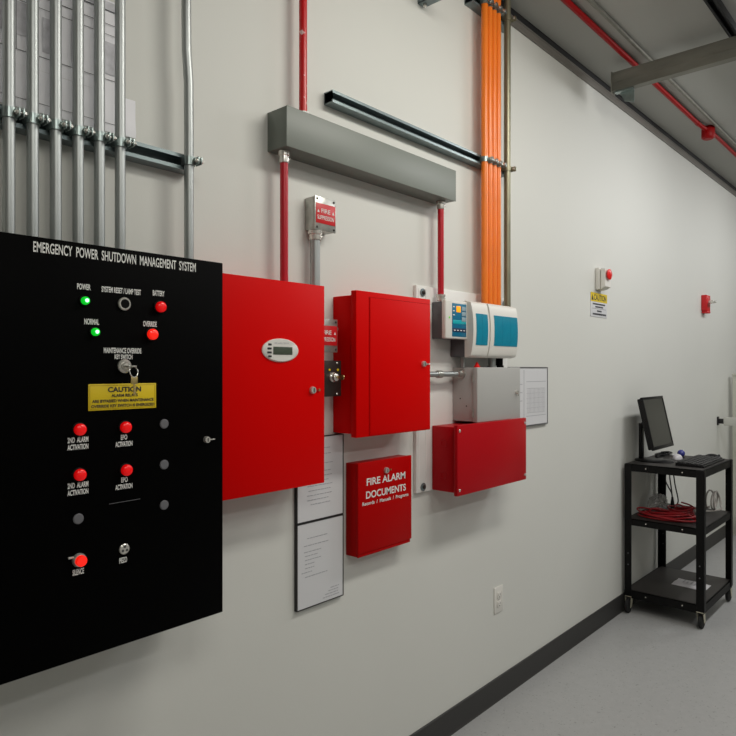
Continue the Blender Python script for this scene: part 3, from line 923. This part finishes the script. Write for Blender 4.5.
# ------------------------------------------------------------------ emergency stop, caution sign, pull station, outlet
es = thing('emergency_stop', (3.78, 0, 1.975), 'white emergency stop box with a red mushroom button above the caution sign', 'switch')
MB().box(3.740, 3.83, -0.026, 0, 1.975, 2.103, 0.006, 3).build('back_box', M_plastic, es)
fx = MB().prism([(3.745, -0.033, 1.978), (3.745, -0.058, 1.992), (3.745, -0.058, 2.092), (3.745, -0.033, 2.098)], (0.08, 0, 0)).box(3.755, 3.815, -0.033, -0.026, 1.99, 2.09).build('front_cover', M_plastic, es)
MB().lathe((3.780, -0.058, 2.062), (0, -1, 0), [(0.018, 0), (0.018, 0.004), (0.030, 0.007), (0.031, 0.013), (0.022, 0.018), (0, 0.019)], 28).build('mushroom_button', M_button, es, label='red mushroom button')

cs = thing('caution_sign', (3.785, 0, 1.82), 'small yellow and white caution sign under the emergency stop', 'sign')
pl = MB().box(3.672, 3.905, -0.003, 0, 1.818, 1.957, 0.0005).build('plate', M_paper, cs)
MB().box(3.672, 3.905, -0.0042, -0.003, 1.906, 1.957).build('header', M_yellow, cs, label='yellow header')
lettering([('CAUTION', 3.802, 1.914, 0.178, 0.034)], 'header_lettering', M_inkdk, cs, -0.0046, 0.02)
tr = MB().prism([(3.680, -0.0045, 1.913), (3.708, -0.0045, 1.913), (3.694, -0.0045, 1.949)], (0, 0.0003, 0))
tr.build('warning_triangle', M_inkdk, cs)
lm = MB()
for (a, b, z, h) in ((3.70, 3.88, 1.888, 0.009), (3.735, 3.845, 1.872, 0.009), (3.76, 3.83, 1.848, 0.009), (3.70, 3.89, 1.829, 0.010)):
    for (p0, p1, zz, hh) in words(a, b, z, h):
        lm.box(p0, p1, -0.0038, -0.003, zz, zz + hh)
lm.box(3.69, 3.89, -0.0036, -0.003, 1.865, 1.8665)
lm.build('printed_words', M_inkdk, cs)

ps = thing('pull_station', (5.91, 0, 1.97), 'small red alarm pull station with a silver handle on the far wall stretch', 'alarm switch')
MB().box(5.852, 5.96, -0.042, 0, 1.990, 2.118, 0.004).build('body', M_signred, ps)
MB().box(5.865, 5.945, -0.046, 0, 1.970, 1.992, 0.003).build('lower_lip', M_signred, ps, label='paler red lip')
MB().tube([(5.905, -0.042, 2.062), (5.905, -0.075, 2.062)], 0.014, 14).tube([(5.86, -0.078, 2.054), (5.96, -0.078, 2.066)], 0.011, 12).build('handle', M_chrome, ps, label='silver handle')

ol = thing('wall_outlet', (2.655, 0, 0.4), 'white double wall outlet above the dark baseboard', 'outlet')
MB().box(2.6185, 2.693, -0.005, 0, 0.3985, 0.5175, 0.002).build('cover_plate', M_plastic, ol)
for zc in (0.4385, 0.4785):
    f = MB().box(2.6385, 2.6725, -0.0085, -0.005, zc - 0.0145, zc + 0.0145, 0.003).build('receptacle', M_plastic, ol)
    MB().box(2.648, 2.650, -0.0089, -0.0084, zc - 0.002, zc + 0.008).box(2.661, 2.663, -0.0089, -0.0084, zc - 0.002, zc + 0.008).lathe((2.6555, -0.0084, zc - 0.008), (0, -1, 0), [(0.0025, 0), (0.0025, 0.0005), (0, 0.0005)], 10).build('slots', M_gunmetal, f)
screw_head((2.6555, -0.005, 0.4585), M_cast, ol, 0.003, 'screw', 0.0015)

# ------------------------------------------------------------------ white rail at the far right
wr = thing('white_rail', (6.4, -0.6, 1.02), 'horizontal white rail with a black end bracket at the far right of the photo', 'rail')
MB().box(6.33, 6.36, -1.4, -0.05, 1.020, 1.092, 0.004).build('rail', M_bar, wr)
MB().box(6.335, 6.355, -0.06, 0.0, 1.035, 1.078, 0.003).box(6.32, 6.37, -0.008, 0, 1.02, 1.095, 0.002).build('end_bracket', M_frame, wr, label='black end bracket')
up = thing('upright_panel', (6.72, -0.4, 0), 'pale upright panel behind the white rail at the right edge of the photo', 'panel')
MB().box(6.70, 6.76, -1.0, -0.035, 0.0, 1.45, 0.004).build('panel', M_far, up)
MB().box(6.695, 6.765, -1.0, -0.030, 1.45, 1.47, 0.004).build('panel_cap', M_far, up)

# ------------------------------------------------------------------ cart
CX0, CX1, CY0, CY1 = 4.135, 4.785, -0.478, -0.022
ZT, ZM, ZB = 0.925, 0.585, 0.142
ct = thing('utility_cart', ((CX0 + CX1) / 2, (CY0 + CY1) / 2, 0), 'black three shelf utility cart with casters against the wall', 'cart')


def shelf(name, zt, lip_h, zl):
    mb = MB().box(CX0 + 0.003, CX1 - 0.003, CY0 + 0.003, CY1 - 0.003, zt - 0.004, zt)
    mb.box(CX0 + 0.003, CX1 - 0.003, CY0 + 0.003, CY0 + 0.006, zl, zt)
    mb.box(CX0 + 0.003, CX1 - 0.003, CY1 - 0.006, CY1 - 0.003, zl, zt)
    mb.box(CX0 + 0.003, CX0 + 0.006, CY0 + 0.003, CY1 - 0.003, zl, zt)
    mb.box(CX1 - 0.006, CX1 - 0.003, CY0 + 0.003, CY1 - 0.003, zl, zt)
    return mb.build(name, M_cart, ct)


for nm, z, h in (('top_shelf', ZT, 0.045), ('middle_shelf', ZM, 0.04), ('bottom_shelf', ZB, 0.05)):
    s = shelf(nm, z, h, z - h)
    MB().box(CX0 + 0.012, CX1 - 0.012, CY0 + 0.012, CY1 - 0.012, z, z + 0.0012).build('shelf_mat', M_shelf, s, label='dark brown grey shelf surface')
    for k in range(2):
        for yy, sx in ((0, 0),):
            screw_head((CX0 + 0.003 - 0.0, CY0 + 0.12 + 0.21 * k, z - h * 0.5), M_chrome, s, 0.004, 'rivet', 0.002).rotation_euler = (0, 0, R(-90))
LW, LT = 0.042, 0.004
for cx, sx in ((CX0, 1), (CX1, -1)):
    for cy, sy in ((CY0, 1), (CY1, -1)):
        mb = MB()
        z0 = 0.104
        z1 = ZT - 0.002
        mb.box(cx - sx * 0.001, cx + sx * (LW), cy - sy * 0.001, cy + sy * (LT - 0.001), z0, z1, 0.0008)
        mb.box(cx - sx * 0.001, cx + sx * (LT - 0.001), cy - sy * 0.001, cy + sy * LW, z0, z1, 0.0008)
        lg = mb.build('leg', M_cart, ct)
        # caster
        kx, ky_ = cx + sx * 0.022, cy + sy * 0.022
        ox = -0.022 if (cx == CX0 and cy == CY1) else 0.014
        ca_ = MB().box(kx - 0.021, kx + 0.021, ky_ - 0.019, ky_ + 0.019, 0.098, 0.1035).tube([(kx, ky_, 0.1035), (kx, ky_, 0.112)], 0.007, 12)
        for q in (-1, 1):
            ca_.prism([(kx - 0.018, ky_ + q * 0.0165, 0.098), (kx + 0.018, ky_ + q * 0.0165, 0.098), (kx + ox + 0.012, ky_ + q * 0.0165, 0.040), (kx + ox - 0.010, ky_ + q * 0.0165, 0.034)], (0, q * 0.0025, 0))
        cs_ = ca_.build('caster', M_fork, ct, label='zinc caster with black wheel')
        MB().lathe((kx + ox, ky_ - 0.014, 0.043), (0, 1, 0), [(0.012, 0.0), (0.036, 0.002), (0.043, 0.007), (0.043, 0.021), (0.036, 0.026), (0.012, 0.028)], 28).build('wheel', M_rubber, cs_)
        if cy == CY1 or cx == CX0:
            for hz in (0.30, 0.37):
                MB().lathe((cx - sx * 0.001, cy + sy * 0.022, hz) if cx == CX0 else (cx + sx * 0.0031, cy + sy * 0.022, hz), (-1, 0, 0), [(0.004, 0), (0.004, 0.001), (0, 0.0012)], 10).build('leg_hole', M_plug, lg)

# ---- monitor
SH = ZT + 0.0013
mo = thing('computer_monitor', (4.36, -0.11, SH), 'black tilted computer monitor standing on the cart', 'monitor')
tilt = Matrix.Translation(Vector((4.36, -0.185, 1.013))) @ Matrix.Rotation(R(-12.5), 4, 'X')


def tilted(mb):
    bmesh.ops.transform(mb.bm, matrix=tilt, verts=mb.bm.verts)
    return mb


HW, MH = 0.188, 0.332
fr = MB()
bz_ = 0.016
fr.box(-HW, HW, -0.004, 0.012, 0, bz_ + 0.006, 0.002).box(-HW, HW, -0.004, 0.012, MH - bz_, MH, 0.002)
fr.box(-HW, -HW + bz_, -0.004, 0.012, bz_, MH - bz_, 0.002).box(HW - bz_, HW, -0.004, 0.012, bz_, MH - bz_, 0.002)
tilted(fr).build('bezel', M_monitor, mo)
tilted(MB().box(-HW + 0.004, HW - 0.004, 0.010, 0.034, 0.006, MH - 0.006, 0.006, 3).box(-0.12, 0.12, 0.03, 0.052, 0.07, MH - 0.07, 0.008, 3)).build('back_shell', M_monitor, mo)
tilted(MB().box(-HW + bz_, HW - bz_, -0.001, 0.006, bz_ + 0.006, MH - bz_)).build('screen', M_screen, mo, label='dark grey screen')
tilted(MB().box(0.05, 0.062, -0.0052, -0.004, 0.009, 0.013)).build('power_light', M_plug, mo)
MB().box(4.338, 4.382, -0.056, -0.034, SH + 0.008, 1.165, 0.006).tube([(4.36, -0.05, 1.15), (4.36, -0.10, 1.155)], 0.020, 14).build('stand_arm', M_monitor, mo)
MB().lathe((4.36, -0.125, SH), (0, 0, 1), [(0.118, 0), (0.12, 0.004), (0.112, 0.010), (0.05, 0.014), (0, 0.014)], 40, sc=(1.0, 0.82)).build('stand_base', M_monitor, mo)

kbd = thing('keyboard', (4.47, -0.37, SH), 'black keyboard on the top shelf of the cart', 'keyboard')
MB().prism([(4.235, -0.452, SH), (4.235, -0.292, SH), (4.235, -0.292, SH + 0.020), (4.235, -0.452, SH + 0.011)], (0.46, 0, 0)).build('base', M_monitor, kbd)
for rrow in range(6):
    mk = MB()
    yy = -0.441 + rrow * 0.0245
    zz = SH + 0.0112 + (yy + 0.452) / 0.16 * 0.009
    nk = 20
    for k in range(nk):
        xx = 4.246 + k * 0.0222
        if rrow == 0 and 4 <= k <= 9:
            if k == 4:
                mk.box(xx, xx + 0.0222 * 6 - 0.003, yy, yy + 0.020, zz, zz + 0.006, 0.001, 1)
            continue
        mk.box(xx, xx + 0.019, yy, yy + 0.020, zz, zz + 0.006, 0.001, 1)
    mk.build('key_row', M_keys, kbd)
ms = thing('computer_mouse', (4.742, -0.37, SH), 'black computer mouse right of the keyboard on the cart', 'mouse')
bm_ = MB()
t_ = bmesh.new()
bmesh.ops.create_uvsphere(t_, u_segments=24, v_segments=14, radius=1)
for v in t_.verts:
    if v.co.z < 0:
        v.co.z *= 0.0
    v.co = Vector((v.co.x * 0.030, v.co.y * 0.055 , v.co.z * 0.030))
bm_._add(t_, Matrix.Translation((4.742, -0.37, SH)))
bm_.build('shell', M_monitor, ms)
MB().tube([(4.742, -0.404, SH + 0.026), (4.742, -0.414, SH + 0.023)], 0.004, 10).build('scroll_wheel', M_keys, ms)

bb = thing('desk_ball', (4.655, -0.2, SH), 'small shiny blue ball shaped device behind the keyboard', 'device')
prof = [(0.020, 0), (0.022, 0.006), (0.014, 0.010)]
MB().lathe((4.655, -0.2, SH), (0, 0, 1), prof, 24).build('foot', M_monitor, bb)
MB().lathe((4.655, -0.2, SH + 0.003), (0, 0, 1), [(0.0, 0.0)] + [(0.024 * math.sin(math.pi * k / 12), 0.024 - 0.024 * math.cos(math.pi * k / 12)) for k in range(1, 12)] + [(0.0, 0.048)], 28).build('ball', M_blue, bb)
wm = thing('white_adapter', (4.56, -0.205, SH), 'small rounded white device between the monitor stand and the blue ball', 'device')
t_ = bmesh.new()
bmesh.ops.create_uvsphere(t_, u_segments=24, v_segments=14, radius=1)
for v in t_.verts:
    v.co = Vector((v.co.x * 0.045, v.co.y * 0.030, max(v.co.z, 0) * 0.032))
bm_ = MB()
bm_._add(t_, Matrix.Translation((4.56, -0.205, SH)))
bm_.build('shell', M_packet, wm)
MB().tube([(4.60, -0.205, SH + 0.008), (4.64, -0.16, SH + 0.005), (4.70, -0.13, SH + 0.005), (4.75, -0.15, SH + 0.005)], 0.004, 8).build('cord', M_packet, wm)


def smooth(pts, n=8):
    """Catmull-Rom through the points"""
    P = [Vector(p) for p in pts]
    P = [P[0] * 2 - P[1]] + P + [P[-1] * 2 - P[-2]]
    out = []
    for i in range(1, len(P) - 2):
        for k in range(n):
            t = k / n
            a, b, c, d = P[i - 1], P[i], P[i + 1], P[i + 2]
            out.append(0.5 * ((2 * b) + (c - a) * t + (2 * a - 5 * b + 4 * c - d) * t * t + (3 * b - a - 3 * c + d) * t ** 3))
    out.append(P[-2])
    return out


bc = MB()
random.seed(9)
pts = []
for k in range(26):
    a = k * 1.05
    pts.append((4.60 + 0.13 * math.cos(a) * (0.7 + 0.3 * random.random()), -0.10 + 0.045 * math.sin(a) * (0.6 + 0.4 * random.random()), SH + 0.005 + 0.018 * (k / 26) + 0.008 * random.random()))
bc.tube(smooth(pts, 6), 0.004, 8)
tag(bc.build('black_cable', M_monitor), 'tangled black cable lying behind the devices on the top shelf', 'cable')

# ---- cables and bag on the middle shelf
SM = ZM + 0.0013
random.seed(12)
for ci, (cx, cy, rr, lab, zoff) in enumerate(((4.272, -0.225, 0.145, 'larger coil of red cable at the front of the middle shelf', 0.0), (4.45, -0.265, 0.085, 'smaller coil of red cable behind the front one on the middle shelf', 0.0))):
    pts = []
    turns = 7 if ci == 0 else 6
    for k in range(turns * 10):
        a = 2 * math.pi * k / 10 + ci
        q = k / (turns * 10)
        r_ = rr * (0.78 + 0.22 * math.sin(3.1 * q * 6.28 + ci))
        pts.append((cx + r_ * (0.62 if ci == 0 else 0.95) * math.cos(a) + 0.02 * math.sin(q * 9), cy + r_ * (1.25 if ci == 0 else 0.95) * math.sin(a), SM + 0.006 + (0.036 if ci == 0 else 0.05) * q + 0.010 * math.sin(a * 2 + q * 7) * q))
    pts = [(x, min(max(y, CY0 + 0.014), CY1 - 0.02), max(z, SM + 0.0052)) for x, y, z in pts]
    tag(MB().tube(smooth(pts, 4), 0.005, 8).build('red_cable', M_redcable), lab, 'cable', 'red cables on the cart')
pts = [(4.575, -0.30, SM + 0.012), (4.60, -0.34, SM + 0.012), (4.63, -0.375, SM + 0.012)]
for k in range(34):
    a = 2 * math.pi * k / 11 - 1.2
    q = k / 34
    pts.append((4.675 + 0.056 * math.cos(a), -0.395 + 0.016 * math.sin(a * 0.5) + 0.05 * (q - 0.5), SM + 0.074 + 0.058 * math.sin(a) + 0.010 * q))
pts += [(4.70, -0.33, SM + 0.014), (4.66, -0.28, SM + 0.012), (4.60, -0.26, SM + 0.012)]
tag(MB().tube(smooth(pts, 5), 0.0055, 8).build('grey_cable', M_greycable), 'pale grey cable in upright loops at the right of the middle shelf', 'cable')
pc = thing('power_cord', (4.56, -0.165, SM), 'thin black cord with a plug dangling from the top shelf to the middle shelf', 'cable')
MB().tube(smooth([(4.50, -0.165, ZT - 0.009), (4.48, -0.165, 0.865), (4.45, -0.165, 0.80), (4.51, -0.165, 0.745), (4.57, -0.165, 0.70), (4.59, -0.165, 0.66)], 8), 0.0042, 8).tube(
    smooth([(4.59, -0.165, 0.66), (4.56, -0.166, 0.74), (4.53, -0.167, 0.815), (4.56, -0.168, 0.852), (4.60, -0.168, 0.82), (4.64, -0.167, 0.74), (4.69, -0.166, 0.665), (4.71, -0.165, 0.62), (4.69, -0.16, SM + 0.010)], 8), 0.0042, 8).build('cord', M_rubber, pc)
MB().tube([(4.592, -0.165, SM + 0.001), (4.591, -0.165, 0.63), (4.59, -0.165, 0.668)], [0.013, 0.012, 0.006], 12).build('plug', M_rubber, pc)
# clear crumpled bag behind the coils
t_ = bmesh.new()
bmesh.ops.create_icosphere(t_, subdivisions=4, radius=1)
random.seed(3)
for v in t_.verts:
    n_ = 1 + 0.12 * math.sin(9 * v.co.x + 5 * v.co.y) * math.cos(7 * v.co.z + 3 * v.co.x) + 0.05 * random.uniform(-1, 1)
    v.co = Vector((v.co.x * 0.125 * n_, v.co.y * 0.048 * n_, max(v.co.z, -0.45) * 0.062 * n_ + 0.032))
bm_ = MB()
bm_._add(t_, Matrix.Translation((4.55, -0.085, SM + 0.001)))
tag(bm_.build('plastic_bag', M_bag), 'crumpled clear plastic bag behind the red cables on the middle shelf', 'bag')

# ---- packet on the bottom shelf
SB = ZB + 0.0013
pk = thing('paper_packet', (4.48, -0.31, SB), 'flat white printed packet lying on the bottom shelf of the cart', 'packet')
mb = MB()
nx, ny = 10, 10
g = []
for side in (0, 1):
    gg = []
    for i in range(nx + 1):
        row = []
        for j in range(ny + 1):
            u, v = i / nx, j / ny
            bulge = (math.sin(math.pi * u) * math.sin(math.pi * v)) ** 0.5 * 0.014
            z = SB + 0.0005 + (bulge + 0.002 + 0.002 * math.sin(9 * u + 4 * v) if side else 0.0)
            row.append(mb.bm.verts.new((4.40 + 0.15 * u + 0.02 * v, -0.41 + 0.20 * v, z)))
        gg.append(row)
    g.append(gg)
for side in (0, 1):
    for i in range(nx):
        for j in range(ny):
            mb.bm.faces.new((g[side][i][j], g[side][i + 1][j], g[side][i + 1][j + 1], g[side][i][j + 1]))
for i in range(nx):
    for j in (0, ny):
        mb.bm.faces.new((g[0][i][j], g[0][i + 1][j], g[1][i + 1][j], g[1][i][j]))
for j in range(ny):
    for i in (0, nx):
        mb.bm.faces.new((g[0][i][j], g[0][i][j + 1], g[1][i][j + 1], g[1][i][j]))
mb.build('packet', M_packet, pk)
m2 = MB()
for k in range(5):
    m2.box(4.44 + 0.004 * k, 4.50 + 0.012 * (k % 3), -0.37 + 0.024 * k, -0.362 + 0.024 * k, SB + 0.0165, SB + 0.0172)
m2.build('printed_lines', M_ink, pk)
